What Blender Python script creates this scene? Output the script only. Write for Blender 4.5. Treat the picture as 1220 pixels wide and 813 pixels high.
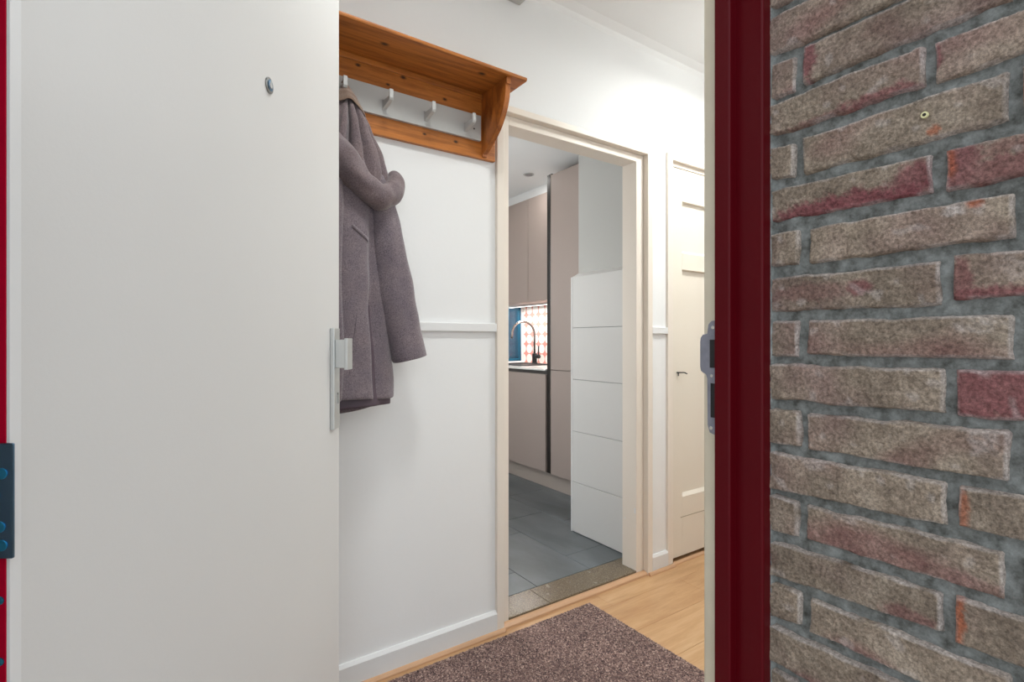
import bpy, bmesh, math, random
from mathutils import Vector, Matrix, noise
random.seed(7)
for o in list(bpy.data.objects): bpy.data.objects.remove(o)
SC = bpy.context.scene; COL = SC.collection
PI = math.pi

# ------------------------------------------------------------ camera, world, lights, exposure
cam_d = bpy.data.cameras.new('camera'); cam = bpy.data.objects.new('camera', cam_d); COL.objects.link(cam)
cam.location = (0, 0, 1.136); cam.rotation_euler = (PI/2, 0, -math.radians(34.603))
cam_d.sensor_width = 36; cam_d.lens = 18.118; cam_d.clip_start = 0.02; cam_d.clip_end = 200
SC.camera = cam
SC.view_settings.view_transform = 'Standard'; SC.view_settings.look = 'None'
SC.view_settings.gamma = 1; SC.view_settings.use_curve_mapping = False
SC.view_settings.exposure = 0.0
w = bpy.data.worlds.new('world'); SC.world = w; w.use_nodes = True
wn = w.node_tree; bg = wn.nodes['Background']; bg.inputs[1].default_value = 2.15
_tc = wn.nodes.new('ShaderNodeTexCoord'); _sx = wn.nodes.new('ShaderNodeSeparateXYZ'); wn.links.new(_tc.outputs['Generated'], _sx.inputs[0])
_rp = wn.nodes.new('ShaderNodeValToRGB'); wn.links.new(_sx.outputs['Z'], _rp.inputs[0])   # overcast sky: brighter overhead
_e = _rp.color_ramp.elements; _e[0].position = 0.0; _e[0].color = (.64, .68, .71, 1); _e[1].position = .75; _e[1].color = (.86, .93, 1.0, 1)
wn.links.new(_rp.outputs[0], bg.inputs[0])

def area(name, loc, rot, size, power, color, shape='DISK', sy=None):
    l = bpy.data.lights.new(name, 'AREA'); l.shape = shape; l.size = size; l.energy = power; l.color = color
    if sy: l.size_y = sy
    o = bpy.data.objects.new(name, l); COL.objects.link(o); o.location = loc; o.rotation_euler = rot
    return o
WARM = (.97, 1.0, 0.985)
HALL_LAMPS = [((2.25, 1.08, 2.50), 13.5)]
for p, e in HALL_LAMPS: area('hall_lamp_light', (p[0], p[1], p[2]-0.055), (0, 0, 0), 0.24, e, WARM)
hs = area('hall_fill_light', (.60, .98, 2.56), (0, 0, 0), 0.26, 4.2, (.97, 1, .99)); hs.data.spread = math.radians(118)  # added light for the middle of the hall wall, source unseen
pl_ = bpy.data.lights.new('kitchen_fill_light', 'POINT'); pl_.energy = 6.5; pl_.shadow_soft_size = .10; pl_.color = (.98, 1, .97)  # added point light to lift kitchen ceiling and walls, out of view
plo = bpy.data.objects.new('kitchen_fill_light', pl_); COL.objects.link(plo); plo.location = (1.15, 3.0, 1.34)
KIT_SPOTS = [((1.25, 3.22, 2.431), 3.0), ((2.381, 3.222, 2.431), 2.0)]
for p, e in KIT_SPOTS: area('spot_light', (p[0], p[1], p[2]-0.012), (0, 0, 0), 0.05, e, (1.0, 0.97, 0.93))
area('under_cabinet_light', (2.80, 3.60, 1.448), (0, 0, 0), 0.04, 7.5, (1.0, 0.93, 0.88), 'RECTANGLE', 1.08)

# ------------------------------------------------------------ material helpers
MATS = {}
def newmat(name, color=(.8, .8, .8), rough=.5, metal=0., spec=.5):
    m = bpy.data.materials.new(name); m.use_nodes = True
    b = m.node_tree.nodes['Principled BSDF']
    b.inputs['Base Color'].default_value = (*color, 1); b.inputs['Roughness'].default_value = rough
    b.inputs['Metallic'].default_value = metal; b.inputs['Specular IOR Level'].default_value = spec
    MATS[name] = m
    return m, m.node_tree, b
def srgb(r, g, b):
    f = lambda c: (c/255/12.92) if c/255 <= .04045 else ((c/255+.055)/1.055)**2.4
    return (f(r), f(g), f(b))
def N(nt, t, **k):
    n = nt.nodes.new(t)
    for a, v in k.items(): setattr(n, a, v)
    return n
def noise_tex(nt, scale, detail=4, stretch=None, rough=.5):
    tc = N(nt, 'ShaderNodeTexCoord'); mp = N(nt, 'ShaderNodeMapping')
    if stretch: mp.inputs['Scale'].default_value = stretch
    nt.links.new(tc.outputs['Object'], mp.inputs[0])
    n = N(nt, 'ShaderNodeTexNoise'); n.inputs['Scale'].default_value = scale; n.inputs['Detail'].default_value = detail
    n.inputs['Roughness'].default_value = rough
    nt.links.new(mp.outputs[0], n.inputs['Vector'])
    return n
def ramp(nt, src, stops):
    r = N(nt, 'ShaderNodeValToRGB'); e = r.color_ramp.elements
    while len(e) < len(stops): e.new(.5)
    for el, (p, c) in zip(e, stops): el.position = p; el.color = (*c, 1)
    nt.links.new(src, r.inputs[0]); return r
def bump(nt, b, src, strength, dist):
    n = N(nt, 'ShaderNodeBump'); n.inputs['Strength'].default_value = strength; n.inputs['Distance'].default_value = dist
    nt.links.new(src, n.inputs['Height']); nt.links.new(n.outputs[0], b.inputs['Normal']); return n
def paint(name, c, rough=.5, var=.03, scale=3, bs=.12, bscale=120, stretch=None, spec=.4):
    m, nt, b = newmat(name, c, rough, 0, spec)
    n = noise_tex(nt, scale, 3, stretch)
    lo = tuple(x*(1-var) for x in c); hi = tuple(min(1, x*(1+var)) for x in c)
    r = ramp(nt, n.outputs[0], [(.3, lo), (.7, hi)]); nt.links.new(r.outputs[0], b.inputs['Base Color'])
    n2 = noise_tex(nt, bscale, 3, stretch); bump(nt, b, n2.outputs[0], bs, .001)
    return m
paint('plaster', (.86, .86, .855), .75, .012, 2, .25, 60)
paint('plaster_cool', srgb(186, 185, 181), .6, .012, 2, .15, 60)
paint('ceiling_paint', (.87, .87, .865), .85, .01)
paint('white_gloss', (.80, .80, .795), .4, .01, 4, .08, 50)
paint('cream_paint', srgb(236, 226, 214), .38, .02, 6, .12, 40, (1, 1, .15), .3)
paint('door_cream', srgb(234, 225, 211), .4, .01, 3, .05, 60)
paint('door_white', srgb(221, 220, 218), .42, .012, 2.5, .10, 200)
paint('dark_red', srgb(78, 4, 13), .32, .05, 8, .10, 60, None, .12)
paint('crimson_edge', srgb(182, 2, 44), .6, .06, 20, .1, 90, None, .08)
paint('old_beige', srgb(176, 164, 142), .45, .08, 14, .2, 60)
paint('taupe', srgb(170, 155, 147), .5, .01, 3, .04, 200)
paint('greige_plinth', srgb(176, 164, 155), .4, .01)
paint('hook_grey', srgb(196, 196, 194), .5, .02, 10, .05)
paint('white_tile', srgb(212, 210, 207), .55, .01, 2, .03, 30)
paint('grout_white', srgb(150, 151, 154), .8, .02)
paint('worktop_white', srgb(232, 230, 226), .15, .02, 20, .0)
paint('dark_channel', srgb(70, 66, 64), .5, .02)
paint('black_metal', srgb(24, 24, 26), .3, .02)
paint('black_gap', srgb(34, 28, 24), .5, .02)
paint('paving', srgb(178, 176, 172), .9, .12, 12, .4, 40)
paint('teal_panel', srgb(30, 98, 122), .5, .04)
paint('teal_light', srgb(90, 170, 200), .5, .04)
paint('plug_cream', srgb(214, 208, 160), .5)
paint('rubber', srgb(40, 40, 44), .7, .03)
paint('strike_steel', srgb(122, 122, 132), .38, .12, 60, .1, 90)
def metal(name, c, rough): 
    m, nt, b = newmat(name, c, rough, 1.0)
    n = noise_tex(nt, 200, 2); bump(nt, b, n.outputs[0], .05, .0005); return m
metal('brushed_alu', (.60, .61, .60), .42)
metal('dull_nickel', (.28, .28, .27), .35)
metal('chrome', (.62, .60, .58), .15)
metal('steel_blue_reflect', (.12, .22, .34), .28)  # blue reflections on the hinge put into the base colour
metal('gunmetal', (.30, .27, .25), .25)
metal('screw_blue_reflect', (.06, .42, .72), .35)  # blue reflections on the screws painted as a bright blue metal
m, nt, b = newmat('glass', (1, 1, 1), .02)
_t = N(nt, 'ShaderNodeBsdfTransparent'); _g = N(nt, 'ShaderNodeBsdfGlossy'); _g.inputs['Roughness'].default_value = .02; _x = N(nt, 'ShaderNodeMixShader'); _f = N(nt, 'ShaderNodeFresnel'); _f.inputs[0].default_value = 1.35
nt.links.new(_f.outputs[0], _x.inputs[0]); nt.links.new(_t.outputs[0], _x.inputs[1]); nt.links.new(_g.outputs[0], _x.inputs[2]); nt.links.new(_x.outputs[0], nt.nodes['Material Output'].inputs[0])
m, nt, b = newmat('lamp_glow', (1, 1, 1), .5); b.inputs['Emission Color'].default_value = (.98, 1, .97, 1); b.inputs['Emission Strength'].default_value = 13
m, nt, b = newmat('led_glow', (1, 1, 1), .5); b.inputs['Emission Color'].default_value = (1, .95, .9, 1); b.inputs['Emission Strength'].default_value = 3
m, nt, b = newmat('lens_grey', (.35, .35, .36), .2)

def wood_mat(name, base, dark, axis_stretch, knots=(), rough=.38, contrast=1.0):
    m, nt, b = newmat(name, base, rough)
    n1 = noise_tex(nt, 9, 6, axis_stretch, .6)
    n2 = noise_tex(nt, 90, 3, axis_stretch, .6)
    mx = N(nt, 'ShaderNodeMath', operation='MULTIPLY_ADD'); nt.links.new(n2.outputs[0], mx.inputs[0]); mx.inputs[1].default_value = .35
    nt.links.new(n1.outputs[0], mx.inputs[2])
    # growth rings: distorted wave
    tc = N(nt, 'ShaderNodeTexCoord'); mp = N(nt, 'ShaderNodeMapping'); mp.inputs['Scale'].default_value = axis_stretch
    nt.links.new(tc.outputs['Object'], mp.inputs[0])
    ns = noise_tex(nt, 5, 2, axis_stretch)
    sc = N(nt, 'ShaderNodeMath', operation='MULTIPLY'); nt.links.new(ns.outputs[0], sc.inputs[0]); sc.inputs[1].default_value = 22
    sn = N(nt, 'ShaderNodeMath', operation='SINE'); nt.links.new(sc.outputs[0], sn.inputs[0])
    ad = N(nt, 'ShaderNodeMath', operation='MULTIPLY_ADD'); nt.links.new(sn.outputs[0], ad.inputs[0]); ad.inputs[1].default_value = .11*contrast
    nt.links.new(mx.outputs[0], ad.inputs[2])
    r = ramp(nt, ad.outputs[0], [(.38, dark), (.72, base), (.98, tuple(min(1, c*1.25) for c in base))])
    out = r.outputs[0]
    for kx, ky, kz, kr in knots:
        sub = N(nt, 'ShaderNodeVectorMath', operation='SUBTRACT'); nt.links.new(tc.outputs['Object'], sub.inputs[0]); sub.inputs[1].default_value = (kx, ky, kz)
        ml = N(nt, 'ShaderNodeVectorMath', operation='MULTIPLY'); nt.links.new(sub.outputs[0], ml.inputs[0]); ml.inputs[1].default_value = (.6, 1, 1)
        ln = N(nt, 'ShaderNodeVectorMath', operation='LENGTH'); nt.links.new(ml.outputs[0], ln.inputs[0])
        mr = N(nt, 'ShaderNodeMapRange'); nt.links.new(ln.outputs['Value'], mr.inputs[0])
        mr.inputs[1].default_value = kr*.35; mr.inputs[2].default_value = kr*1.25; mr.inputs[3].default_value = 1; mr.inputs[4].default_value = 0
        mi = N(nt, 'ShaderNodeMixRGB'); nt.links.new(mr.outputs[0], mi.inputs[0]); nt.links.new(out, mi.inputs[1]); mi.inputs[2].default_value = (.035, .012, .006, 1)
        out = mi.outputs[0]
    nt.links.new(out, b.inputs['Base Color'])
    bump(nt, b, ad.outputs[0], .15, .001)
    return m

# ------------------------------------------------------------ object helpers
def finish(name, bm, mat, parent=None, smooth=False, origin=None):
    """bm is in world coordinates; origin = parent's location, or the given origin"""
    loc = Vector(origin) if origin is not None else (parent_loc(parent) if parent else Vector((0, 0, 0)))
    bmesh.ops.translate(bm, verts=bm.verts, vec=-loc)
    bm.normal_update()
    me = bpy.data.meshes.new(name); bm.to_mesh(me); bm.free()
    if isinstance(mat, str): mat = [mat]
    for k in mat: me.materials.append(MATS[k])
    if smooth:
        for p in me.polygons: p.use_smooth = True
    o = bpy.data.objects.new(name, me); COL.objects.link(o)
    if parent: o.parent = parent
    else: o.location = loc
    return o
def parent_loc(p):
    v = Vector(p.location)
    while p.parent: p = p.parent; v += Vector(p.location)
    return v
def thing(name, label, cat, loc, group=None):
    o = bpy.data.objects.new(name, None); COL.objects.link(o); o.location = loc; o.empty_display_size = .05
    return tag(o, label, cat, group)
def tag(o, label, cat, group=None, kind=None):
    o['label'] = label; o['category'] = cat
    if group: o['group'] = group
    if kind: o['kind'] = kind
    return o
def struct(o, label, cat): return tag(o, label, cat, None, 'structure')
def box(bm, x0, x1, y0, y1, z0, z1, bev=0, seg=2, mi=0):
    vs = [bm.verts.new((x, y, z)) for x in (x0, x1) for y in (y0, y1) for z in (z0, z1)]
    fs = [bm.faces.new([vs[i] for i in f]) for f in ((0, 1, 3, 2), (4, 6, 7, 5), (0, 4, 5, 1), (2, 3, 7, 6), (0, 2, 6, 4), (1, 5, 7, 3))]
    for f in fs: f.material_index = mi
    if bev:
        es = set(e for f in fs for e in f.edges)
        bmesh.ops.bevel(bm, geom=list(es), offset=bev, segments=seg, profile=.5, affect='EDGES')
    return vs
def prism(bm, pts, z0, z1, axis='z', bev=0, mi=0):
    """pts polygon in the two other axes, extruded along axis"""
    def mk(a, b, c): return {'z': (a, b, c), 'y': (a, c, b), 'x': (c, a, b)}[axis]
    lo = [bm.verts.new(mk(a, b, z0)) for a, b in pts]; hi = [bm.verts.new(mk(a, b, z1)) for a, b in pts]
    fs = [bm.faces.new(lo[::-1]), bm.faces.new(hi)]
    n = len(pts)
    for i in range(n): fs.append(bm.faces.new((lo[i], lo[(i+1) % n], hi[(i+1) % n], hi[i])))
    bmesh.ops.recalc_face_normals(bm, faces=fs)
    for f in fs: f.material_index = mi
    if bev:
        es = set(e for f in fs for e in f.edges)
        bmesh.ops.bevel(bm, geom=list(es), offset=bev, segments=2, profile=.5, affect='EDGES')
    return fs
def tube(bm, path, radii, seg=16, cap=True, squash=None):
    """swept circle along path; radii float or list"""
    P = [Vector(p) for p in path]; n = len(P)
    if not hasattr(radii, '__len__'): radii = [radii]*n
    rings = []; up = None
    for i, p in enumerate(P):
        t = (P[min(i+1, n-1)]-P[max(i-1, 0)]).normalized()
        if up is None:
            up = Vector((0, 0, 1)) if abs(t.z) < .9 else Vector((1, 0, 0))
        s = t.cross(up).normalized(); up = s.cross(t).normalized()
        ring = []
        for k in range(seg):
            a = 2*PI*k/seg; ring.append(bm.verts.new(p + (s*math.cos(a)+up*math.sin(a))*radii[i]))
        rings.append(ring)
    for a, b_ in zip(rings, rings[1:]):
        for k in range(seg): bm.faces.new((a[k], a[(k+1) % seg], b_[(k+1) % seg], b_[k]))
    if cap: bm.faces.new(rings[0][::-1]); bm.faces.new(rings[-1])
    return rings
def cyl(bm, c, axis, r, h, seg=24, bev=0):
    ax = Vector(axis).normalized(); c = Vector(c)
    up = Vector((0, 0, 1)) if abs(ax.z) < .9 else Vector((1, 0, 0))
    s = ax.cross(up).normalized(); u = s.cross(ax)
    lo = [bm.verts.new(c+(s*math.cos(2*PI*k/seg)+u*math.sin(2*PI*k/seg))*r) for k in range(seg)]
    hi = [bm.verts.new(c+ax*h+(s*math.cos(2*PI*k/seg)+u*math.sin(2*PI*k/seg))*r) for k in range(seg)]
    fs = [bm.faces.new(lo[::-1]), bm.faces.new(hi)]
    for k in range(seg): fs.append(bm.faces.new((lo[k], lo[(k+1) % seg], hi[(k+1) % seg], hi[k])))
    bmesh.ops.recalc_face_normals(bm, faces=fs)
    if bev: bmesh.ops.bevel(bm, geom=list(fs[1].edges), offset=bev, segments=2, profile=.5, affect='EDGES')
B = bmesh.new
def smooth_path(pts, n=6):
    P = [Vector(p) for p in pts]; out = []
    for i in range(len(P)-1):
        p0 = P[max(i-1, 0)]; p1 = P[i]; p2 = P[i+1]; p3 = P[min(i+2, len(P)-1)]
        for k in range(n):
            t = k/n
            out.append(.5*((2*p1)+(-p0+p2)*t+(2*p0-5*p1+4*p2-p3)*t*t+(-p0+3*p1-3*p2+p3)*t**3))
    out.append(P[-1]); return out

# ============================================================ SETTING
YW = 1.693            # hall face of the wall with the coat
ZC = 2.575
# --- hall wall (door openings cut out)
bm = B()
box(bm, -.80, 1.10, YW, 1.80, 0, ZC); box(bm, 1.10, 1.98, YW, 1.80, 2.05, ZC)
box(bm, 1.98, 2.125, YW, 1.80, 0, ZC); box(bm, 2.125, 2.97, YW, 1.80, 2.055, ZC); box(bm, 2.97, 3.5, YW, 1.80, 0, ZC)
struct(finish('wall_back', bm, 'plaster'), 'white plastered hall wall carrying the coat rack and both doorways', 'wall')
bm = B(); box(bm, -.90, -.80, .44, 1.80, 0, ZC)
struct(finish('wall_left', bm, 'plaster'), 'white end wall of the hall behind the open front door', 'wall')
bm = B(); box(bm, 3.5, 3.6, .40, 1.80, 0, ZC)
struct(finish('wall_right', bm, 'plaster'), 'white end wall at the far end of the hall', 'wall')
bm = B(); box(bm, -.9, 3.6, .40, 1.80, ZC, ZC+.1)
# soft cove where wall meets ceiling
prism(bm, [(YW, ZC), (YW, ZC-.035), (YW-.012, ZC-.014), (YW-.05, ZC)], -.8, 3.5, 'x')
struct(finish('ceiling', bm, 'ceiling_paint'), 'white ceiling over the hall', 'ceiling')
# --- front wall: inner plaster leaf, outer brick leaf
bm = B()
for (y0, y1, mi) in ((.47, .50, 0), (.40, .47, 1)):
    box(bm, -.90, -.165, y0, y1, 0, ZC, mi=mi); box(bm, -.165, .735, y0, y1, 2.11, ZC, mi=mi); box(bm, .735, 3.6, y0, y1, 0, ZC, mi=mi)
m, nt, b = newmat('facade_brick', (.3, .25, .2), .9)
tc = N(nt, 'ShaderNodeTexCoord'); mp = N(nt, 'ShaderNodeMapping'); mp.inputs['Rotation'].default_value = (PI/2, 0, 0); nt.links.new(tc.outputs['Object'], mp.inputs[0])
bt = N(nt, 'ShaderNodeTexBrick'); nt.links.new(mp.outputs[0], bt.inputs[0])
bt.inputs['Scale'].default_value = 1; bt.inputs['Brick Width'].default_value = .205; bt.inputs['Row Height'].default_value = .0606; bt.inputs['Mortar Size'].default_value = .005
bt.inputs['Color1'].default_value = (*srgb(128, 108, 92), 1); bt.inputs['Color2'].default_value = (*srgb(104, 84, 74), 1); bt.inputs['Mortar'].default_value = (*srgb(80, 84, 84), 1)
nt.links.new(bt.outputs[0], b.inputs['Base Color'])
struct(finish('wall_front', bm, ['plaster', 'facade_brick']), 'front wall of the house around the entrance, brick outside and plaster inside', 'wall')
# --- porch ground
bm = B()
for i in range(9):
    for j in range(8):
        box(bm, -3+i*.5, -3+i*.5+.494, -3.6+j*.5, -3.6+j*.5+.494, -.10, -.05, .003, 1)
box(bm, -3, 1.5, -3.6, .40, -.14, -.055)
struct(finish('ground', bm, 'paving'), 'grey paving slabs outside the entrance', 'paving')

# --- wooden laminate floor: planks run along the hall
m, nt, b = newmat('laminate', (.5, .3, .15), .32)
at = N(nt, 'ShaderNodeAttribute', attribute_name='tone')
n1 = noise_tex(nt, 7, 6, (.35, 3.2, 1), .62)
n1.inputs['Distortion'].default_value = .6
n2 = noise_tex(nt, 60, 3, (.25, 4, 1), .6)
ad = N(nt, 'ShaderNodeMath', operation='MULTIPLY_ADD'); nt.links.new(n2.outputs[0], ad.inputs[0]); ad.inputs[1].default_value = .3; nt.links.new(n1.outputs[0], ad.inputs[2])
a2 = N(nt, 'ShaderNodeMath', operation='ADD'); nt.links.new(ad.outputs[0], a2.inputs[0]); nt.links.new(at.outputs['Fac'], a2.inputs[1])
r = ramp(nt, a2.outputs[0], [(.35, srgb(180, 134, 92)), (.68, srgb(204, 162, 118)), (1.0, srgb(220, 184, 142))])
nt.links.new(r.outputs[0], b.inputs['Base Color']); bump(nt, b, n2.outputs[0], .06, .0005)
bm = B(); lay = bm.loops.layers.float_color.new('tone')
def planks(bm):
    y = 1.574+.19*2; rowi = -1
    while y > .30:
        y0 = y-.19; offs = {0: 1.613, 1: 2.05, 2: 1.2, 3: 1.75, 4: 1.0, 5: 1.5, 6: 1.9, 7: .9}[rowi % 8]
        x = offs-1.28*3
        while x < 3.55:
            a, b2 = max(x, -.85), min(x+1.28, 3.55)
            if b2-a > .02:
                before = set(bm.faces)
                box(bm, a+.0004, b2-.0004, max(y0, .40)+.0004, min(y, 1.797)-.0004, -.012, 0, .0008, 1)
                t = random.uniform(-.10, .10)
                for f in bm.faces:
                    if f not in before:
                        for l in f.loops: l[lay] = (t, t, t, 1)
            x += 1.28
        y = y0; rowi += 1
planks(bm)
box(bm, -.9, 3.6, .40, 1.799, -.05, -.011)
struct(finish('floor', bm, 'laminate'), 'light oak laminate floor planks running along the hall', 'floor')

# --- kitchen shell
KZ = .025; KC = 2.431
bm = B(); box(bm, .5, 2.55, 1.80, 4.3, -.03, KZ-.003, mi=1)
rows = [(2.066+.0, 2.391, 2.44), (1.741, 2.066, 2.036), (1.417, 1.741, 1.826), (1.092, 1.417, 2.03), (.767, 1.092, 1.826), (.5, .767, 2.03)]
for x0, x1, yj in rows:
    y = yj-.61
    while y < 4.3:
        a, c = max(y, 1.855), min(y+.61, 4.3)
        if c-a > .02: box(bm, x0+.0014, x1-.0014, a+.0014, c-.0014, KZ-.010, KZ, .001, 1)
        y += .61
box(bm, 2.391, 2.55, 1.855, 4.3, KZ-.01, KZ)
m, nt, b = newmat('slate_tile', (.1, .1, .1), .32)
n1 = noise_tex(nt, 2.2, 6, (2.2, .7, 1), .6); n1.inputs['Distortion'].default_value = .5
n2 = noise_tex(nt, 30, 4)
r = ramp(nt, n1.outputs[0], [(.3, srgb(78, 82, 84)), (.55, srgb(98, 103, 106)), (.75, srgb(118, 124, 128))])
nt.links.new(r.outputs[0], b.inputs['Base Color']); bump(nt, b, n2.outputs[0], .12, .001)
paint('grout_dark', srgb(40, 42, 42), .8)
struct(finish('floor_kitchen', bm, ['slate_tile', 'grout_dark']), 'dark grey slate-look tiled kitchen floor', 'floor')
bm = B(); box(bm, .5, 3.1, 1.80, 4.3, KC, KC+.1)
struct(finish('ceiling_kitchen', bm, 'ceiling_paint'), 'smooth white ceiling over the kitchen', 'ceiling')
bm = B(); box(bm, .4, .5, 1.80, 2.30, 0, KC+.1); box(bm, .4, .5, 3.08, 4.3, 0, KC+.1); box(bm, .4, .5, 2.30, 3.08, 2.15, KC+.1)
struct(finish('wall_kitchen_left', bm, 'plaster'), 'white left-hand wall of the kitchen', 'wall')
bm = B(); box(bm, 2.99, 3.09, 1.80, 4.3, 0, KC+.1)
struct(finish('wall_kitchen_right', bm, 'plaster'), 'wall behind the kitchen units', 'wall')
# end wall with two windows
bm = B(); Y0, Y1 = 4.115, 4.30
box(bm, .5, .85, Y0, Y1, 0, KC); box(bm, .85, 1.95, Y0, Y1, 0, .95); box(bm, .85, 1.95, Y0, Y1, 2.2, KC)
box(bm, 1.95, 2.50, Y0, Y1, 0, KC); box(bm, 2.50, 2.955, Y0, Y1, 0, .94); box(bm, 2.50, 2.955, Y0, Y1, 2.2, KC); box(bm, 2.955, 3.0, Y0, Y1, 0, KC)
struct(finish('wall_kitchen_end', bm, 'plaster'), 'far end wall of the kitchen with its windows', 'wall')
def window(name, x0, x1, z0, z1, label, fmat, yb=4.185):
    r = thing(name, label, 'window', ((x0+x1)/2, 4.155, z0)); r['kind'] = 'structure'
    bm = B(); f = .028
    box(bm, x0, x0+f, 4.125, yb, z0, z1, .002); box(bm, x1-f, x1, 4.125, yb, z0, z1, .002)
    box(bm, x0+f, x1-f, 4.125, yb, z0, z0+f, .002); box(bm, x0+f, x1-f, 4.125, yb, z1-f, z1, .002)
    finish('window_frame', bm, fmat, r)
    bm = B(); box(bm, x0+f, x1-f, 4.152, 4.158, z0+f, z1-f); finish('pane', bm, 'glass', r)
paint('teal_frame', srgb(16, 84, 112), .35, .03)
window('window_1', 2.50, 2.955, .94, 2.2, 'small teal-framed kitchen window beside the circle-pattern splashback', 'teal_frame', 4.30)
window('window_2', .85, 1.95, .95, 2.2, 'wide kitchen window further left in the end wall', 'white_gloss')
gd = thing('added_window_3', 'added unseen glazed door in the left-hand kitchen wall, letting daylight in', 'glass door', (.45, 2.69, KZ)); gd['kind'] = 'structure'  # unseen opening added so daylight brightens the tiled wall section
bm = B()
for y0_, y1_ in ((2.30, 2.36), (3.02, 3.08)): box(bm, .42, .48, y0_, y1_, KZ, 2.15, .002)
box(bm, .42, .48, 2.36, 3.02, KZ, .10, .002); box(bm, .42, .48, 2.36, 3.02, 2.09, 2.15, .002)
finish('window_frame', bm, 'white_gloss', gd)
bm = B(); box(bm, .447, .453, 2.36, 3.02, .10, 2.09); finish('pane', bm, 'glass', gd)
# panel shed seen through the small window
bm = B()
for i in range(14): box(bm, 2.0+i*.2, 2.0+i*.2+.19, 6.0, 6.05, 0, 1.38, .006, 1)
box(bm, 1.98, 4.8, 5.97, 6.07, 1.38, 1.43, .004, 1)
box(bm, 1.98, 4.8, 6.0, 6.04, 1.43, 2.3, .004, 1, mi=1)
tag(finish('garden_fence', bm, ['teal_panel', 'teal_light'], origin=(3.4, 6.02, 0)), 'dark teal board fence outside the small kitchen window', 'fence')

# cladding block beside doorway: pipe casing with wide white tiles and sloped ledge
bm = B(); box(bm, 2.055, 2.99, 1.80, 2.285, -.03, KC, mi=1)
box(bm, 2.006, 2.06, 1.80, 2.283, KZ, 1.50, mi=2)
zj = [KZ+.002, .317, .611, .9126, 1.2121, 1.507]
for a, c in zip(zj, zj[1:]): box(bm, 2.000, 2.010, 1.80, 2.280, a+.0013, c-.0013, .0012, 1)
prism(bm, [(2.000, 1.507), (2.055, 1.536), (2.06, 1.50), (2.006, 1.49)], 1.80, 2.285, 'y')
for v in []: pass
struct(finish('wall_kitchen_tiled', bm, ['white_tile', 'plaster_cool', 'grout_white']), 'white boxed-in wall section with wide white tiles below a sloped ledge', 'wall')
bm = B(); box(bm, 1.997, 2.008, 2.278, 2.288, KZ, 1.508, .001, 1)
struct(finish('trim_6', bm, 'white_gloss'), 'thin white corner profile on the tiled wall section', 'trim')

# --- kitchen doorway casing
c1 = thing('trim_2', 'cream painted door frame around the open kitchen doorway', 'door frame', (1.535, 1.74, 0)); c1['kind'] = 'structure'
bm = B(); YA = 1.678; YB = 1.708; YC = 1.80
ox0, ox1 = 1.0885, 1.9925; sx0, sx1 = 1.122, 1.958; ix0, ix1 = 1.163, 1.908; zt, zs_, zi = 2.066, 2.040, 2.003
box(bm, ox0, sx0, YA, YC, 0, zt, .003); box(bm, sx1, ox1, YA, YC, 0, zt, .003); box(bm, sx0-.001, sx1+.001, YA, YC, zs_, zt, .003)
finish('architrave', bm, 'cream_paint', c1)
bm = B()
box(bm, sx0, ix0, YB, YC, .0, zs_, .003); box(bm, ix1, sx1, YB, YC, .0, zs_, .003); box(bm, ix0-.001, ix1+.001, YB, YC, zi, zs_, .003)
finish('jamb', bm, 'cream_paint', c1)
bm = B(); box(bm, ix1-.0015, ix1+.01, 1.712, 1.72, .30, .325, .001); box(bm, ix1-.002, ix1+.01, 1.775, 1.785, .26, .262)
finish('latch_scar', bm, 'white_gloss', c1)
# threshold of speckled stone, two pieces
m, nt, b = newmat('terrazzo', (.2, .17, .13), .25)
v = noise_tex(nt, 330, 3, None, .8)
r = ramp(nt, v.outputs[0], [(.34, srgb(40, 33, 28)), (.47, srgb(98, 85, 68)), (.56, srgb(128, 112, 90)), (.70, srgb(186, 172, 150))])
nt.links.new(r.outputs[0], b.inputs['Base Color']); n = noise_tex(nt, 25, 4); rr = N(nt, 'ShaderNodeMapRange'); nt.links.new(n.outputs[0], rr.inputs[0]); rr.inputs[3].default_value = .12; rr.inputs[4].default_value = .35
nt.links.new(rr.outputs[0], b.inputs['Roughness'])
bm = B(); box(bm, ix0+.0005, 1.3720, 1.706, 1.852, -.01, KZ+.001, .002, 1); box(bm, 1.3735, ix1-.0005, 1.706, 1.852, -.01, KZ+.001, .002, 1); box(bm, ix1-.0004, 2.004, 1.801, 1.852, -.01, KZ+.0008)
struct(finish('trim_5', bm, 'terrazzo'), 'speckled brown stone threshold under the kitchen doorway', 'threshold')

# --- baseboards, dado rail, quadrant strip
def skirting(bm, x0, x1):
    prism(bm, [(YW, .0), (YW-.015, .0), (YW-.015, .076), (YW-.007, .086), (YW, .086)], x0, x1, 'x')
bm = B(); skirting(bm, -.8, ox0); skirting(bm, ox1, 2.108); skirting(bm, 3.0, 3.5)
struct(finish('baseboard_back', bm, 'white_gloss'), 'white baseboard along the hall wall', 'baseboard')
bm = B()
for a, c in ((-.8, ox0), (ox1, 2.108), (3.0, 3.5)): box(bm, a, c, YW-.014, YW, 1.171, 1.204, .003)
struct(finish('trim_3', bm, 'white_gloss'), 'narrow white dado rail at waist height on the hall wall', 'trim')
paint('strip_wood', srgb(206, 164, 128), .4, .10, 10, .1, 80, (.4, 4, 4))
def quad(bm, x0, x1, y, h=.014, d=.014):
    prism(bm, [(y, 0), (y-d, 0), (y-d*.95, h*.45), (y-d*.55, h*.9), (y, h)], x0, x1, 'x')
bm = B(); quad(bm, -.8, ox0-.001, YW-.015); quad(bm, ox0-.001, 1.122, YA); quad(bm, 1.122, 1.958, 1.7058, .018, .026); quad(bm, 1.958, 2.15, YA-.001); quad(bm, 2.15, 2.97, YA+.012, .012)
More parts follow.
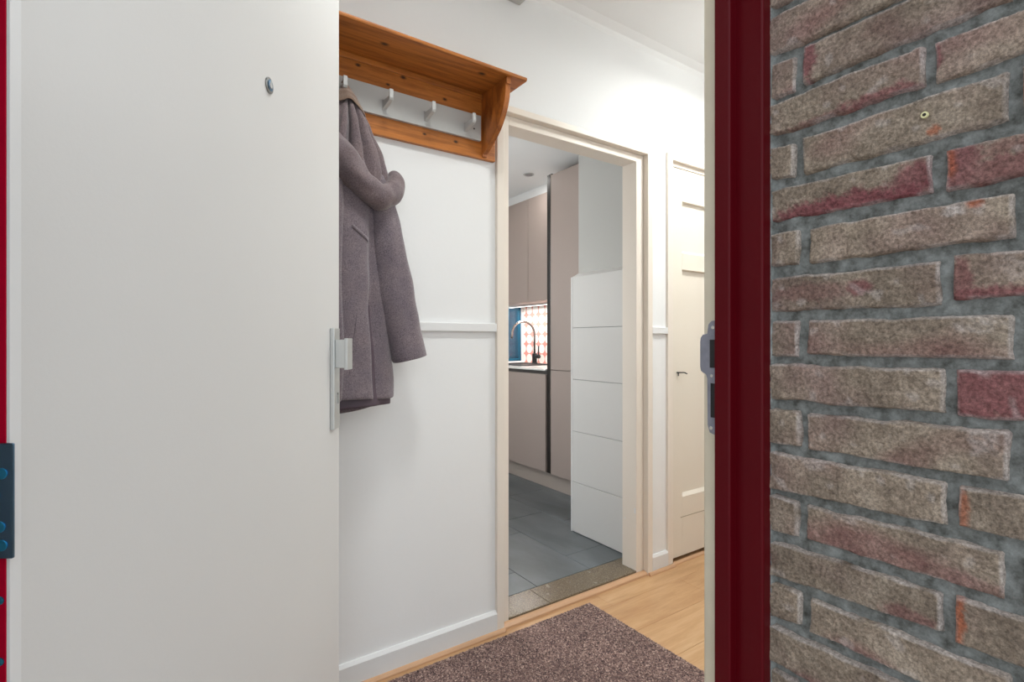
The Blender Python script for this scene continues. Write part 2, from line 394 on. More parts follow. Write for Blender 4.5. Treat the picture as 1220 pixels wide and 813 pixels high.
struct(finish('trim_4', bm, 'strip_wood'), 'thin light wood quadrant strip edging the hall floor', 'trim')

# --- second hall door (cream, recessed panels)
c2 = thing('trim_7', 'cream architrave around the closed panelled hall door', 'door frame', (2.55, 1.70, 0)); c2['kind'] = 'structure'
bm = B(); box(bm, 2.108, 2.148, 1.68, 1.80, 0, 2.085, .003); box(bm, 2.955, 2.995, 1.68, 1.80, 0, 2.085, .003); box(bm, 2.146, 2.957, 1.68, 1.80, 2.052, 2.085, .003)
finish('architrave', bm, 'cream_paint', c2)
bm = B(); box(bm, 2.148, 2.154, 1.70, 1.80, 0, 2.045, .001); box(bm, 2.949, 2.955, 1.70, 1.80, 0, 2.045, .001); box(bm, 2.148, 2.955, 1.70, 1.80, 2.030, 2.052, .001)
finish('jamb', bm, 'cream_paint', c2)
d2 = thing('door_2', 'closed cream hall door with recessed panels, right of the kitchen doorway', 'door', (2.55, 1.72, .02)); d2['kind'] = 'structure'
def panel_door(bm, x0, x1, z0, z1, yf, yb, panels, dep):
    """front at yf with stepped recessed panels"""
    px0, px1 = x0+.092, x1-.092
    box(bm, x0, px0, yf, yb, z0, z1, .001); box(bm, px1, x1, yf, yb, z0, z1, .001)
    zs = sorted(panels); cur = z0
    for a, c in zs:
        box(bm, px0, px1, yf, yb, cur, a); box(bm, px0, px1, yf+dep, yb, a, c)
        # bevelled sill at foot of the panel
        prism(bm, [(yf+.0005, a), (yf+dep, a+.016), (yf+dep, a)], px0, px1, 'x')
        prism(bm, [(yf+.0005, c), (yf+dep, c-.004), (yf+dep, c)], px0, px1, 'x')
        cur = c
    box(bm, px0, px1, yf, yb, cur, z1)
bm = B(); panel_door(bm, 2.157, 2.946, .022, 2.026, 1.702, 1.742, [(1.592, 1.862), (.325, 1.508)], .018)
finish('leaf', bm, 'door_cream', d2)
bm = B(); box(bm, 2.235, 2.87, 1.7005, 1.7025, .220, .223); finish('kick_line', bm, 'old_beige', d2)
bm = B(); tube(bm, smooth_path([(2.205, 1.703, .9735), (2.205, 1.690, .974), (2.222, 1.684, .974), (2.240, 1.682, .973), (2.262, 1.682, .966)]), .0032, 8)
k = finish('key', bm, 'black_metal', d2, True)
bm = B(); tube(bm, [(2.207, 1.694, .973), (2.207, 1.694, .956)], .0028, 8); finish('key_bow', bm, 'black_metal', k, True)

# ============================================================ BRICK SIDE WALL (structure)
XB = .708
meas = [ # Yleft, Yright, ztl, ztr, zbl, zbr
(0, .42, .2090, 1.588, 1.588, 1.534, 1.534), (0, .197, -.01, 1.588, 1.590, 1.538, 1.536),
(1, .42, .3553, 1.5266, 1.5205, 1.474, 1.4736), (1, .3455, .141, 1.5287, 1.5305, 1.4783, 1.4819),
(2, .42, .2134, 1.4666, 1.4699, 1.4231, 1.4228), (2, .2038, -.005, 1.4652, 1.4679, 1.4217, 1.4235),
(3, .42, .3567, 1.4097, 1.4048, 1.362, 1.3595), (3, .3461, .1447, 1.4079, 1.4106, 1.359, 1.360), (3, .134, -.07, 1.409, 1.407, 1.360, 1.362),
(4, .42, .2066, 1.3482, 1.3453, 1.3024, 1.3017), (4, .1944, -.02, 1.3439, 1.3461, 1.2997, 1.3017),
(5, .42, .3511, 1.2876, 1.2858, 1.2381, 1.2398), (5, .3373, .1400, 1.285, 1.2867, 1.2377, 1.2418), (5, .131, -.07, 1.287, 1.286, 1.239, 1.240),
(6, .42, .2000, 1.2247, 1.2234, 1.1771, 1.1754), (6, .1889, -.02, 1.2278, 1.2265, 1.1804, 1.1799),
(7, .42, .3525, 1.1651, 1.1640, 1.1142, 1.115), (7, .3400, .1416, 1.1636, 1.1624, 1.1182, 1.1171), (7, .130, -.07, 1.163, 1.163, 1.115, 1.116),
(8, .42, .1953, 1.1038, 1.1049, 1.053, 1.0572), (8, .1862, -.02, 1.1054, 1.1057, 1.055, 1.056),
(9, .42, .3497, 1.0398, 1.0422, .9921, .9935), (9, .3400, .1439, 1.0407, 1.0437, .9928, .9924), (9, .131, -.07, 1.042, 1.042, .993, .995),
(10, .42, .1953, .9817, .9813, .9274, .9336), (10, .1844, -.02, .9803, .9808, .9362, .9332),
(11, .42, .3525, .9233, .9178, .8667, .8727), (11, .3414, .1471, .9179, .9205, .8724, .8715), (11, .134, -.07, .920, .919, .872, .873),
(12, .42, .1981, .8558, .8585, .8065, .8163), (12, .1871, -.02, .8588, .8608, .8089, .8101),
(13, .42, .3483, .799, .7973, .7469, .7559), (13, .3360, .1432, .7958, .7968, .7537, .7504), (13, .133, -.07, .797, .797, .752, .753),
(14, .42, .200, .7394, .7393, .6873, .690), (14, .188, -.02, .738, .739, .690, .690)]
LV = {}
bricks = [(q[0], *q[1:], True) for q in meas]
def extra():
    for c in range(-17, 27):
        zt_ = 1.588-.0607*c; zb_ = zt_-.049
        if zb_ < -.06 or zt_ > 2.62: continue
        odd = c % 2
        near = 0 <= c <= 14
        if odd: starts = [.42, .3445, .132, -.08, -.292, -.504, -.716]
        else: starts = [.42, .197, -.015, -.227, -.439, -.651]
        for i, s in enumerate(starts):
            e = (starts[i+1] if i+1 < len(starts) else s-.2)+.010
            if near and s > (-.005 if not odd else .12): continue
            if near and odd and c == 1 and abs(s-.132) < .01: pass
            j = random.uniform(-.0015, .0015)
            bricks.append((c, s, e, zt_+j, zt_+random.uniform(-.001, .001), zb_, zb_+j, -4 <= c <= 18))
    bricks.append((1, .131, -.07, 1.530, 1.529, 1.481, 1.480, True))
extra()
STAIN = { # (course, index by left Y): list of (u, v, ru, rv, amount, channel)
 (1, .3455): [(0.03, .4, .06, .7, .9, 0)],
 (2, .42): [(.78, .98, .22, .30, .85, 0), (.5, 1.0, .3, .18, .5, 0)],
 (2, .2038): [(.0, .3, .04, .6, .8, 0)],
 (4, .42): [(.6, .95, .55, .42, 1.0, 0), (.93, .6, .12, .5, .8, 0)],
 (4, .1944): [(.05, .5, .12, .9, .75, 0), (.3, .8, .5, .45, .7, 0), (.35, .25, .25, .22, .5, 0), (.02, .3, .03, .5, .7, 1)],
 (3, .3461): [(.70, .80, .03, .12, .8, 1)],
 (3, .134): [(.1, .6, .15, .5, .7, 1)],
 (5, .3373): [(.845, .12, .035, .12, .95, 1), (.76, .20, .06, .16, .9, 2)],
 (6, .42): [(.64, .45, .07, .2, .8, 0), (.4, .5, .25, .25, .35, 0)],
 (6, .1889): [(.2, .95, .5, .22, .9, 0), (.04, .6, .05, .6, .7, 0), (.35, .35, .2, .3, .35, 2)],
 (7, .3400): [(.88, .22, .1, .2, .6, 2)],
 (8, .1862): [(.3, .5, .8, 1.0, 1.0, 0)],
 (9, .3400): [(.90, .2, .07, .25, .7, 2)],
 (10, .1844): [(.02, .5, .03, .5, .7, 1)],
 (12, .1871): [(.02, .55, .03, .6, .9, 1)],
 (12, .42): [(.85, .85, .12, .25, .5, 0)],
 (11, .3414): [(.8, .85, .3, .25, .45, 0)],
 (8, .42): [(.2, .3, .2, .3, .25, 3)],
 (9, .131): [(.2, .5, .3, .5, .7, 1)],
 (4, .42, 'b'): []}
bm = B(); L1 = bm.verts.layers.float_color.new('stain_edge_light'); 
def brick(bm, c, y0, y1, ztl, ztr, zbl, zbr, fine):
    step = .0026 if fine else .012
    nu = max(6, int(abs(y0-y1)/step)); nv = max(5, int(.05/step))
    sd = Vector((random.uniform(-50, 50), random.uniform(-50, 50), random.uniform(-50, 50)))
    tone = random.uniform(-.12, .12); tilt = random.uniform(-.0018, .0018); prot = random.uniform(-.0015, .0015)
    st = STAIN.get((c, y0), [])
    red_any = random.random() < .12 and not (0 <= c <= 14)
    grid = []
    for i in range(nu+1):
        u = i/nu; row = []
        for j in range(nv+1):
            v = j/nv
            zt_ = ztl+(ztr-ztl)*u; zb_ = zbl+(zbr-zbl)*u
            y = y0+(y1-y0)*u; z = zt_+(zb_-zt_)*v
            z += .0009*(1-2*v); y += (.0009 if y1 < y0 else -.0009)*(1-2*u)
            # ragged outline
            k = noise.noise(Vector((y*28, z*28, 0))+sd)*.0022 + noise.noise(Vector((y*110, z*110, 3))+sd)*.0008
            k2 = noise.noise(Vector((y*30, 7, z*30))+sd)*.0022
            eu = min(u, 1-u); ev = min(v, 1-v)
            if ev < .12: z += k
            if eu < .05: y += k2
            de = min(eu*abs(y0-y1), ev*.049)      # distance from edge
            rr = .0022 + .0014*noise.noise(Vector((y*40, z*40, 9))+sd)
            if de < rr: h = math.sqrt(max(0, 1-((rr-de)/rr)**2))
            else: h = 1
            base = .010
            x = XB + base*(1-h) + prot*h + tilt*(v-.5)
            p = Vector((y, z, 0))
            x -= h*(.0013*noise.noise(p*50+sd) + .0013*noise.noise(p*170+sd) + .0011*noise.noise(p*360+sd))
            # pits
            pit = noise.noise(p*240+sd*2)
            if pit > .55: x += (pit-.55)*.004
            vert = bm.verts.new((x, y, z))
            R = O = W = 0
            wob = noise.noise(p*70+sd)*.35+noise.noise(p*260+sd)*.35
            for (su, sv, ru, rv, am, ch) in st:
                d = math.sqrt(((u-su)/ru)**2+((v-sv)/rv)**2)+wob
                a = max(0, min(1, (1.15-d)*2.2))*am
                if ch == 0: R = max(R, a)
                elif ch == 1: O = max(O, a)
                elif ch == 2: W = max(W, a*.6*max(.2, min(1, .7+1.4*noise.noise(p*220+sd))))
            ew = max(0, 1-de/.0042)*max(0, .35+1.3*noise.noise(p*38+sd)+(.45 if (v < .2 or u > .93) else -.05))  # mortar smears at edges; top and right ones painted paler as sky highlights
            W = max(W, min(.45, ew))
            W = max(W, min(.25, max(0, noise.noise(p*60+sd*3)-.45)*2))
            R = max(R, min(.6, max(0, noise.noise(Vector((y*9, z*16, 5))+sd)-.25)*2.2*(.4+.6*v)))
            if red_any: R = max(R, max(0, min(1, (v-.4+wob)*1.5)))
            vert[L1] = (R, O, W, .5+tone)
            row.append(vert)
        grid.append(row)
    for i in range(nu):
        for j in range(nv):
            f = bm.faces.new((grid[i][j], grid[i][j+1], grid[i+1][j+1], grid[i+1][j])); f.smooth = True
    # skirts into the mortar
    ring = [grid[i][0] for i in range(nu+1)]+[grid[nu][j] for j in range(1, nv+1)]+[grid[i][nv] for i in range(nu-1, -1, -1)]+[grid[0][j] for j in range(nv-1, 0, -1)]
    back = []
    for q in ring:
        n_ = bm.verts.new((XB+.022, q.co.y, q.co.z)); n_[L1] = q[L1]; back.append(n_)
    for a in range(len(ring)):
        c_ = (a+1) % len(ring); bm.faces.new((ring[a], back[a], back[c_], ring[c_]))
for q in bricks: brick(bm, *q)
m, nt, b = newmat('brick_clay', (.25, .2, .17), .88, 0, .25)
at = N(nt, 'ShaderNodeAttribute', attribute_name='stain_edge_light'); sp = N(nt, 'ShaderNodeSeparateColor'); nt.links.new(at.outputs['Color'], sp.inputs[0])
n1 = noise_tex(nt, 22, 6, None, .65); n2 = noise_tex(nt, 250, 5, None, .75); n3 = noise_tex(nt, 7, 3)
r1 = ramp(nt, n1.outputs[0], [(.28, srgb(104, 91, 80)), (.5, srgb(132, 118, 104)), (.72, srgb(156, 142, 127))])
r2 = ramp(nt, n2.outputs[0], [(.33, (.34, .33, .32)), (.5, (1, 1, 1)), (.66, (1.75, 1.75, 1.75))])
mu = N(nt, 'ShaderNodeMixRGB', blend_type='MULTIPLY'); mu.inputs[0].default_value = .75; nt.links.new(r2.outputs[0], mu.inputs[2])
# subtle purple bloom
pr = ramp(nt, n3.outputs[0], [(.5, (0, 0, 0)), (.75, (.5, .5, .5))]); mp_ = N(nt, 'ShaderNodeMixRGB'); nt.links.new(pr.outputs[0], mp_.inputs[0]); nt.links.new(r1.outputs[0], mp_.inputs[1]); mp_.inputs[2].default_value = (*srgb(118, 84, 88), 1)
tn = N(nt, 'ShaderNodeMath', operation='ADD'); nt.links.new(at.outputs['Alpha'], tn.inputs[0]); tn.inputs[1].default_value = .5
mt = N(nt, 'ShaderNodeVectorMath', operation='SCALE'); nt.links.new(mp_.outputs[0], mt.inputs[0]); nt.links.new(tn.outputs[0], mt.inputs['Scale'])
def mixc(fac, c1_, col):
    q = N(nt, 'ShaderNodeMixRGB'); nt.links.new(fac, q.inputs[0]); nt.links.new(c1_, q.inputs[1]); q.inputs[2].default_value = (*col, 1); return q.outputs[0]
o1 = N(nt, 'ShaderNodeMath', operation='MULTIPLY'); nt.links.new(sp.outputs[0], o1.inputs[0]); o1.inputs[1].default_value = .78
c_ = mixc(o1.outputs[0], mt.outputs[0], srgb(112, 52, 62))
o2 = N(nt, 'ShaderNodeMath', operation='MULTIPLY'); nt.links.new(sp.outputs[1], o2.inputs[0]); o2.inputs[1].default_value = .85
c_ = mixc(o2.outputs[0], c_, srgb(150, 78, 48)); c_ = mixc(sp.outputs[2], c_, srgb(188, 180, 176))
nt.links.new(c_, mu.inputs[1]); nt.links.new(mu.outputs[0], b.inputs['Base Color']); bump(nt, b, n2.outputs[0], 1.0, .0018)
# mortar bed behind
m, nt, b = newmat('mortar', (.1, .1, .1), .95, 0, .2)
n1 = noise_tex(nt, 60, 5, None, .7); n2 = noise_tex(nt, 350, 3)
r = ramp(nt, n1.outputs[0], [(.3, srgb(70, 70, 66)), (.7, srgb(138, 141, 139))]); nt.links.new(r.outputs[0], b.inputs['Base Color']); bump(nt, b, n2.outputs[0], .8, .0015)
nf = len(bm.faces)
ys = [.46, .42, .3875, .3845]+[.3815-.004*i for i in range(0, 105)]; zs2 = [.60+.004*i for i in range(0, 260)]
g = [[bm.verts.new(((XB-.0005 if y > .3845 else XB+.0076+.0036*noise.noise(Vector((y*35, z*35, 1)))+.0014*noise.noise(Vector((y*140, z*140, 1)))), y, z)) for z in zs2] for y in ys]
for i in range(len(ys)-1):
    for j in range(len(zs2)-1):
        f = bm.faces.new((g[i][j+1], g[i][j], g[i+1][j], g[i+1][j+1])); f.material_index = 1; f.smooth = True
box(bm, XB+.0095, XB+.20, -.93, .47, -.08, 2.62, mi=1)
bmesh.ops.recalc_face_normals(bm, faces=[f for f in bm.faces if f.material_index == 0])
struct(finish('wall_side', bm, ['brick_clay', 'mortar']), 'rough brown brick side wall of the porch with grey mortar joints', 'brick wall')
# little wall plug in a brick, fourth course from the top
bm = B(); cyl(bm, (XB+.006, .2124, 1.389), (-1, 0, 0), .0035, .0078, 16)
plug = tag(finish('wall_plug', bm, 'plug_cream', origin=(XB, .2124, 1.389)), 'small beige wall plug set into an upper brick of the porch wall', 'wall plug')
bm = B(); cyl(bm, (XB-.0014, .2124, 1.389), (-1, 0, 0), .0018, .0008, 12); finish('plug_hole', bm, 'black_gap', plug)

# ============================================================ ENTRANCE FRAME
fr = thing('trim_1', 'dark red painted entrance door frame between brick wall and hall', 'door frame', (.28, .44, 0)); fr['kind'] = 'structure'
bm = B()
def chamf(bm, pts, z0, z1): prism(bm, pts, z0, z1, 'z')
def bevpts(pts, which, r=.0018):
    out = []
    n = len(pts)
    for i, p in enumerate(pts):
        if i in which:
            a = Vector(pts[i-1]); c = Vector(pts[(i+1) % n]); q = Vector(p)
            d1 = (a-q).normalized(); d2 = (c-q).normalized()
            for t in (0, .33, .66, 1):
                s = 1-t
                out.append(tuple(q + d1*r*(s**1.6) + d2*r*(t**1.6)))
        else: out.append(p)
    return out
R_ = [(.735, .3885), (.6886, .3885), (.6886, .4285), (.673, .4285), (.673, .4527), (.735, .4527)]
prism(bm, bevpts(R_, {1, 3}, .003), -.05, 2.11)
prism(bm, [(-.165, .3885), (-.165, .4527), (-.106, .4527), (-.106, .4285), (-.1216, .4285), (-.1216, .3885)], -.05, 2.11)
box(bm, -.165, .735, .3885, .4527, 2.045, 2.11)
box(bm, -.1216, .6886, .37, .4527, -.05, -.012, .003)
finish('outer_frame', bm, 'dark_red', fr)
paint('rebate_grey', srgb(196, 186, 166), .38, .06, 14, .2, 60)
bm = B()
R2 = [(.735, .4527), (.6835, .4527), (.6835, .4800), (.735, .4800)]
prism(bm, bevpts(R2, {2}, .005), -.012, 2.11)
prism(bm, [(-.165, .4527), (-.165, .480), (-.1195, .480), (-.1195, .4527)], -.012, 2.11)
box(bm, -.165, .735, .4527, .480, 2.057, 2.11)
finish('rebate', bm, 'rebate_grey', fr)
# strike plate on the rebate (lips round the inner corner)
sx = .6835
bm = B()
pl = [(.4535, 1.167), (.4640, 1.166), (.4690, 1.161), (.4705, 1.152), (.4712, 1.147), (.4790, 1.1455), (.4825, 1.141), (.4834, 1.135), (.4834, 1.097), (.4822, 1.091), (.4785, 1.088), (.4735, 1.086), (.4712, 1.080), (.4706, 1.010), (.4670, .999), (.4535, .995)]
prism(bm, pl, sx-.0022, sx+.0003, 'x', .0006)
s = finish('strike_plate', bm, 'strike_steel', fr)
bm = B(); box(bm, sx-.0026, sx+.0002, .4535, .4665, 1.096, 1.138); box(bm, sx-.0026, sx+.0002, .4535, .4650, 1.022, 1.073)
finish('bolt_hole', bm, 'black_metal', s)
bm = B(); cyl(bm, (sx-.002, .4610, 1.156), (-1, 0, 0), .0028, .001, 14); cyl(bm, (sx-.002, .4640, 1.006), (-1, 0, 0), .0028, .001, 14); cyl(bm, (sx-.002, .4630, 1.084), (-1, 0, 0), .0024, .001, 14)
finish('screw', bm, 'chrome', s)

# ============================================================ OPEN FRONT DOOR
A = Vector((-.09086, .52436, 0)); U = Vector((.54378, .83923, 0)); NN = Vector((.83923, -.54378, 0))
ang = math.atan2(U.y, U.x)
MD = Matrix.Translation(A) @ Matrix.Rotation(ang, 4, 'Z')   # local x along leaf, local -y = outside face normal
def local(bm): bmesh.ops.transform(bm, matrix=MD, verts=bm.verts)
d1 = thing('door_1', 'open white front door leaf with square steel pull and peephole', 'door', tuple(A)); d1['kind'] = 'structure'
LW = .80
bm = B()
box(bm, .0, LW, 0, .040, .008, 2.035, .002)
local(bm); finish('leaf', bm, 'door_white', d1)
bm = B(); box(bm, .0012, .0110, -.0009, .0, .012, 2.03, .0004, 1); local(bm); finish('edge_strip', bm, 'white_gloss', d1)
bm = B(); box(bm, -.0008, .0004, .0002, .0395, .01, 2.033, .0003, 1); local(bm); o = finish('painted_edge', bm, 'crimson_edge', d1); o['label'] = 'bright crimson painted hinge edge'
# hinge leaf on the edge
bm = B(); box(bm, -.0034, -.0006, -.0068, .036, .9765, 1.0610, .0009, 2); cyl(bm, (-.002, .042, .9765), (0, 0, 1), .006, .0845, 16)
local(bm); h = finish('hinge', bm, 'steel_blue_reflect', d1)
bm = B()
for z, y in ((1.039, .0045), (1.023, .010), (1.000, .006), (.9865, .0045)): cyl(bm, (-.0033, y-.004, z), (-1, 0, 0), .0042, .0010, 16, .0004)
local(bm); finish('screw', bm, 'screw_blue_reflect', h)
bm = B()
for z in (.945, .900): cyl(bm, (-.0006, .004, z), (-1, 0, 0), .003, .0008, 14)
local(bm); finish('edge_screw', bm, 'screw_blue_reflect', d1)
# peephole
bm = B(); c = (.4358, 0, 1.5405)
cyl(bm, c, (0, -1, 0), .0125, .0026, 28, .001); local(bm); ph = finish('peephole', bm, 'dull_nickel', d1)
bm = B(); cyl(bm, (c[0], -.003, c[2]), (0, -1, 0), .0085, .0006, 24); local(bm); finish('ring', bm, 'steel_blue_reflect', ph)
bm = B(); cyl(bm, (c[0], -.0036, c[2]), (0, -1, 0), .0048, .001, 20, .0004); local(bm); finish('lens', bm, 'chrome', ph)
bm = B(); box(bm, c[0]-.0012, c[0]+.0012, -.0052, -.003, c[2]-.004, c[2]+.008, .0003, 1); local(bm); finish('flap', bm, 'brushed_alu', ph)
# security plate + knob + cylinder
bm = B(); box(bm, .735, .774, -.0095, 0, .943, 1.164, .0015); local(bm); hp = finish('handle_plate', bm, 'brushed_alu', d1)
bm = B(); box(bm, .742, .765, -.030, -.009, 1.077, 1.139, .0015); local(bm); kn = finish('knob_stem', bm, 'brushed_alu', hp)
bm = B(); box(bm, .738, .778, -.0365, -.0295, 1.073, 1.142, .0012); local(bm); finish('knob', bm, 'brushed_alu', hp)
bm = B(); cyl(bm, (.757, -.0090, 1.018), (0, -1, 0), .0075, .0012, 20); box(bm, .7545, .7595, -.0108, -.009, .995, 1.018, .0003, 1); local(bm); cy = finish('cylinder_lock', bm, 'brushed_alu', hp)
bm = B(); box(bm, .7562, .7580, -.0114, -.0098, .998, 1.022); local(bm); finish('keyway', bm, 'black_metal', hp)

# ============================================================ COAT RACK SHELF
SX = (.55, YW, 1.828)
def K(x, y, z, r): return (x-SX[0], y-SX[1], z-SX[2], r)
wood_mat('pine', srgb(186, 114, 50), srgb(136, 74, 28), (.5, 7, 7),
  [K(.543, 1.675, 2.04, .006), K(.700, 1.675, 2.045, .007), K(.645, 1.675, 2.005, .005), K(.86, 1.675, 2.012, .006), K(.905, 1.675, 1.868, .006), K(.78, 1.675, 1.868, .005), K(.59, 1.56, 2.069, .009), K(.935, 1.54, 2.069, .010)], .38, .7)
wood_mat('pine_side', srgb(176, 104, 44), srgb(118, 60, 24), (3, 3, 1.2), [], .38, .8)
rack = thing('coat_rack_shelf', 'orange varnished pine coat rack with hat shelf on the hall wall', 'coat rack', SX)
XL = .12
bm = B(); box(bm, XL, 1.077, 1.675, YW-.0005, 1.828, 2.069, .0015); finish('back_board', bm, 'pine', rack)
bm = B()
prism(bm, [(YW-.0005, 2.0695), (1.498, 2.0695), (1.4935, 2.0715), (1.492, 2.0765), (1.4935, 2.0815), (1.498, 2.0835), (YW-.0005, 2.0835)], XL-.02, 1.0955, 'x')
box(bm, XL, 1.016, 1.6685, 1.675, 2.050, 2.0693, .002)
finish('hat_shelf', bm, 'pine', rack)
def curve():
    pts = [(1.675, 1.834), (1.6655, 1.834), (1.6655, 1.845), (1.655, 1.8475)]
    ctr = [(1.655, 1.8475), (1.632, 1.862), (1.598, 1.884), (1.566, 1.911), (1.536, 1.950), (1.517, 1.992), (1.511, 2.025), (1.510, 2.046)]
    pts += [(p.x, p.y) for p in smooth_path([(a, b_, 0) for a, b_ in ctr], 5)][1:]
    pts += [(1.504, 2.046), (1.504, 2.069), (1.675, 2.069)]
    return pts
for x0 in (1.015, XL+.04):
    bm = B(); prism(bm, curve(), x0, x0+.020, 'x', .001); finish('bracket', bm, 'pine_side', rack)
bm = B(); box(bm, XL+.075, 1.0055, 1.662, 1.675, 1.889, 1.983, .001)
hr = finish('hook_rail', bm, 'hook_grey', rack); hr['label'] = 'pale grey painted hook rail'
hooks = []
for i, x in enumerate([.939, .780, .628, .4797, .325, .172]):
    bm = B()
    prism(bm, [(1.6625, 1.941), (1.650, 1.938), (1.606, 1.9350), (1.606, 1.954), (1.598, 1.9555), (1.5975, 1.9265), (1.602, 1.9205), (1.652, 1.912), (1.6625, 1.910)][::-1], x-.0065, x+.0065, 'x', .0012)
    box(bm, x-.0075, x+.0075, 1.6590, 1.6625, 1.908, 1.943, .001)
    finish('hook', bm, 'hook_grey', hr)
for x in (.975, .22):
    bm = B(); cyl(bm, (x, 1.662, 1.928), (0, -1, 0), .0032, .0008, 14); finish('screw_hole', bm, 'black_gap', hr)

# ============================================================ COAT
def wool(name, c_lo, c_hi):
    m, nt, b = newmat(name, c_lo, .95, 0, .1)
    n1 = noise_tex(nt, 330, 5, None, .8); n2 = noise_tex(nt, 16, 3)
    r = ramp(nt, n1.outputs[0], [(.32, c_lo), (.68, c_hi)])
    r2 = ramp(nt, n2.outputs[0], [(.35, (.88, .88, .90)), (.65, (1.05, 1.03, 1.0))])
    mu = N(nt, 'ShaderNodeMixRGB', blend_type='MULTIPLY'); mu.inputs[0].default_value = 1; nt.links.new(r.outputs[0], mu.inputs[1]); nt.links.new(r2.outputs[0], mu.inputs[2])
    nt.links.new(mu.outputs[0], b.inputs['Base Color']); bump(nt, b, n1.outputs[0], .55, .0012)
    b.inputs['Sheen Weight'].default_value = .35; b.inputs['Sheen Roughness'].default_value = .5
    return m
wool('wool', srgb(70, 62, 69), srgb(152, 139, 145))
wool('wool_hood', srgb(78, 66, 71), srgb(148, 132, 133))
wool('facing_brown', srgb(108, 88, 76), srgb(142, 118, 102))
paint('lining', srgb(84, 70, 80), .45, .1, 30, .2, 60)
coat = thing('hooded_coat', 'mauve grey wool hooded coat hanging from the pine coat rack', 'coat', (.4857, 1.60, .93))
def interp(tab, t):
    for (a, va), (b_, vb) in zip(tab, tab[1:]):
        if (a-t)*(b_-t) <= 0:
            k = 0 if a == b_ else (t-a)/(b_-a); k = k*k*(3-2*k)*.4+k*.6
            return [p+(q-p)*k for p, q in zip(va, vb)]
    return list(tab[-1][1] if abs(tab[-1][0]-t) < abs(tab[0][0]-t) else tab[0][1])
def sheet(bm, tab, z0, z1, nz, na, fold, wob=.0015, cap=False, a0=0, a1=2*PI, zoff=None):
    """rings of an ellipse (cx, cy, rx, ry) read from tab at height z; fold(a, z) scales the radius"""
    rows = []; closed = abs((a1-a0)-2*PI) < 1e-6
    for i in range(nz+1):
        z = z0+(z1-z0)*i/nz; cx, cy, rx, ry = interp(tab, z); row = []
        for k in range(na if closed else na+1):
            a = a0+(a1-a0)*k/na; f = fold(a, z)
            # superellipse for a softly squared section
            ca, sa = math.cos(a), math.sin(a)
            x = cx+rx*f*math.copysign(abs(ca)**.9, ca); y = cy+ry*f*math.copysign(abs(sa)**.9, sa)
            nzv = noise.noise(Vector((x*14, y*14, z*9)))*wob*3
            zz = z+(zoff(a, z) if zoff else 0)
            row.append(bm.verts.new((x+nzv*ca, min(y+nzv*sa, 1.686), zz)))
        rows.append(row)
    for r0, r1 in zip(rows, rows[1:]):
        n = len(r0)
        for k in range(n if closed else n-1): bm.faces.new((r0[k], r0[(k+1) % n], r1[(k+1) % n], r1[k]))
    return rows
def fabric(name, bm, mat, th=.004, sub=1, parent=coat):
    bmesh.ops.recalc_face_normals(bm, faces=bm.faces)
    o = finish(name, bm, mat, parent, True)
    if th: md = o.modifiers.new('s', 'SOLIDIFY'); md.thickness = th; md.offset = -1
    if sub: md = o.modifiers.new('sub', 'SUBSURF'); md.levels = sub; md.render_levels = sub
    return o
# body: angle 0 = +X (right as seen), 3pi/2 = towards camera
def g(a, c, w_): 
    d = (a-c+PI) % (2*PI)-PI
    return math.exp(-(d/w_)**2)
def bodyfold(a, z):
    k = max(0, min(1, (1.72-z)/.5))
    f = 1
    f -= .22*k*g(a, math.radians(252+ (z-1.3)*20), .10)    # fold beside the placket
    f += .06*k*g(a, math.radians(240), .22)
    f += .035*k*math.sin(a*5+z*2.0)
    f -= .20*g(a, math.radians(312), .14)*k
    return f
body_tab = [(1.70, (.470, 1.60, .075, .055)), (1.60, (.468, 1.60, .108, .068)), (1.45, (.460, 1.602, .128, .072)),
            (1.25, (.455, 1.602, .150, .074)), (1.10, (.452, 1.602, .168, .074)), (.957, (.450, 1.602, .182, .074))]
bm = B()
def hem(a, z):
    k = max(0, min(1, (1.05-z)/.093))
    return -.052*k*max(0, math.sin(a))**.8*(1 if z < 1.05 else 0)+ .004*k*math.sin(3*a)
sheet(bm, body_tab, 1.70, .957, 46, 72, bodyfold, .002, zoff=hem)
body = fabric('body', bm, 'wool', .005)
# lining visible below the hem
bm = B()
sheet(bm, [(1.30, (.450, 1.602, .135, .060)), (.93, (.450, 1.606, .168, .064))], 1.25, .944, 20, 60, lambda a, z: 1-.07*math.sin(7*a), .002, zoff=lambda a, z: -.030*max(0, (1.0-z)/.06 if z < 1.0 else 0)*(.35+.65*max(0, math.sin(a)))-.016*max(0, (1.0-z)/.06 if z < 1.0 else 0)*max(0, -math.cos(a)+.3))
fabric('lining', bm, 'lining', .003)
# front placket edge
bm = B()
path = [(.442+.004*math.sin(i), 1.5235-.002*math.cos(i*.9)-.004*(i > 3), 1.62-.0665*i) for i in range(11)]
rows = []
for p in path: rows.append([bm.verts.new((p[0]+dx, p[1]+.03-dy*1.0, p[2])) for dx, dy in ((-.06, .012), (-.03, .028), (0, .031), (.004, .020))])
for a_, b__ in zip(rows, rows[1:]):
    for k in range(3): bm.faces.new((a_[k], a_[k+1], b__[k+1], b__[k]))
fabric('placket', bm, 'wool', .006)
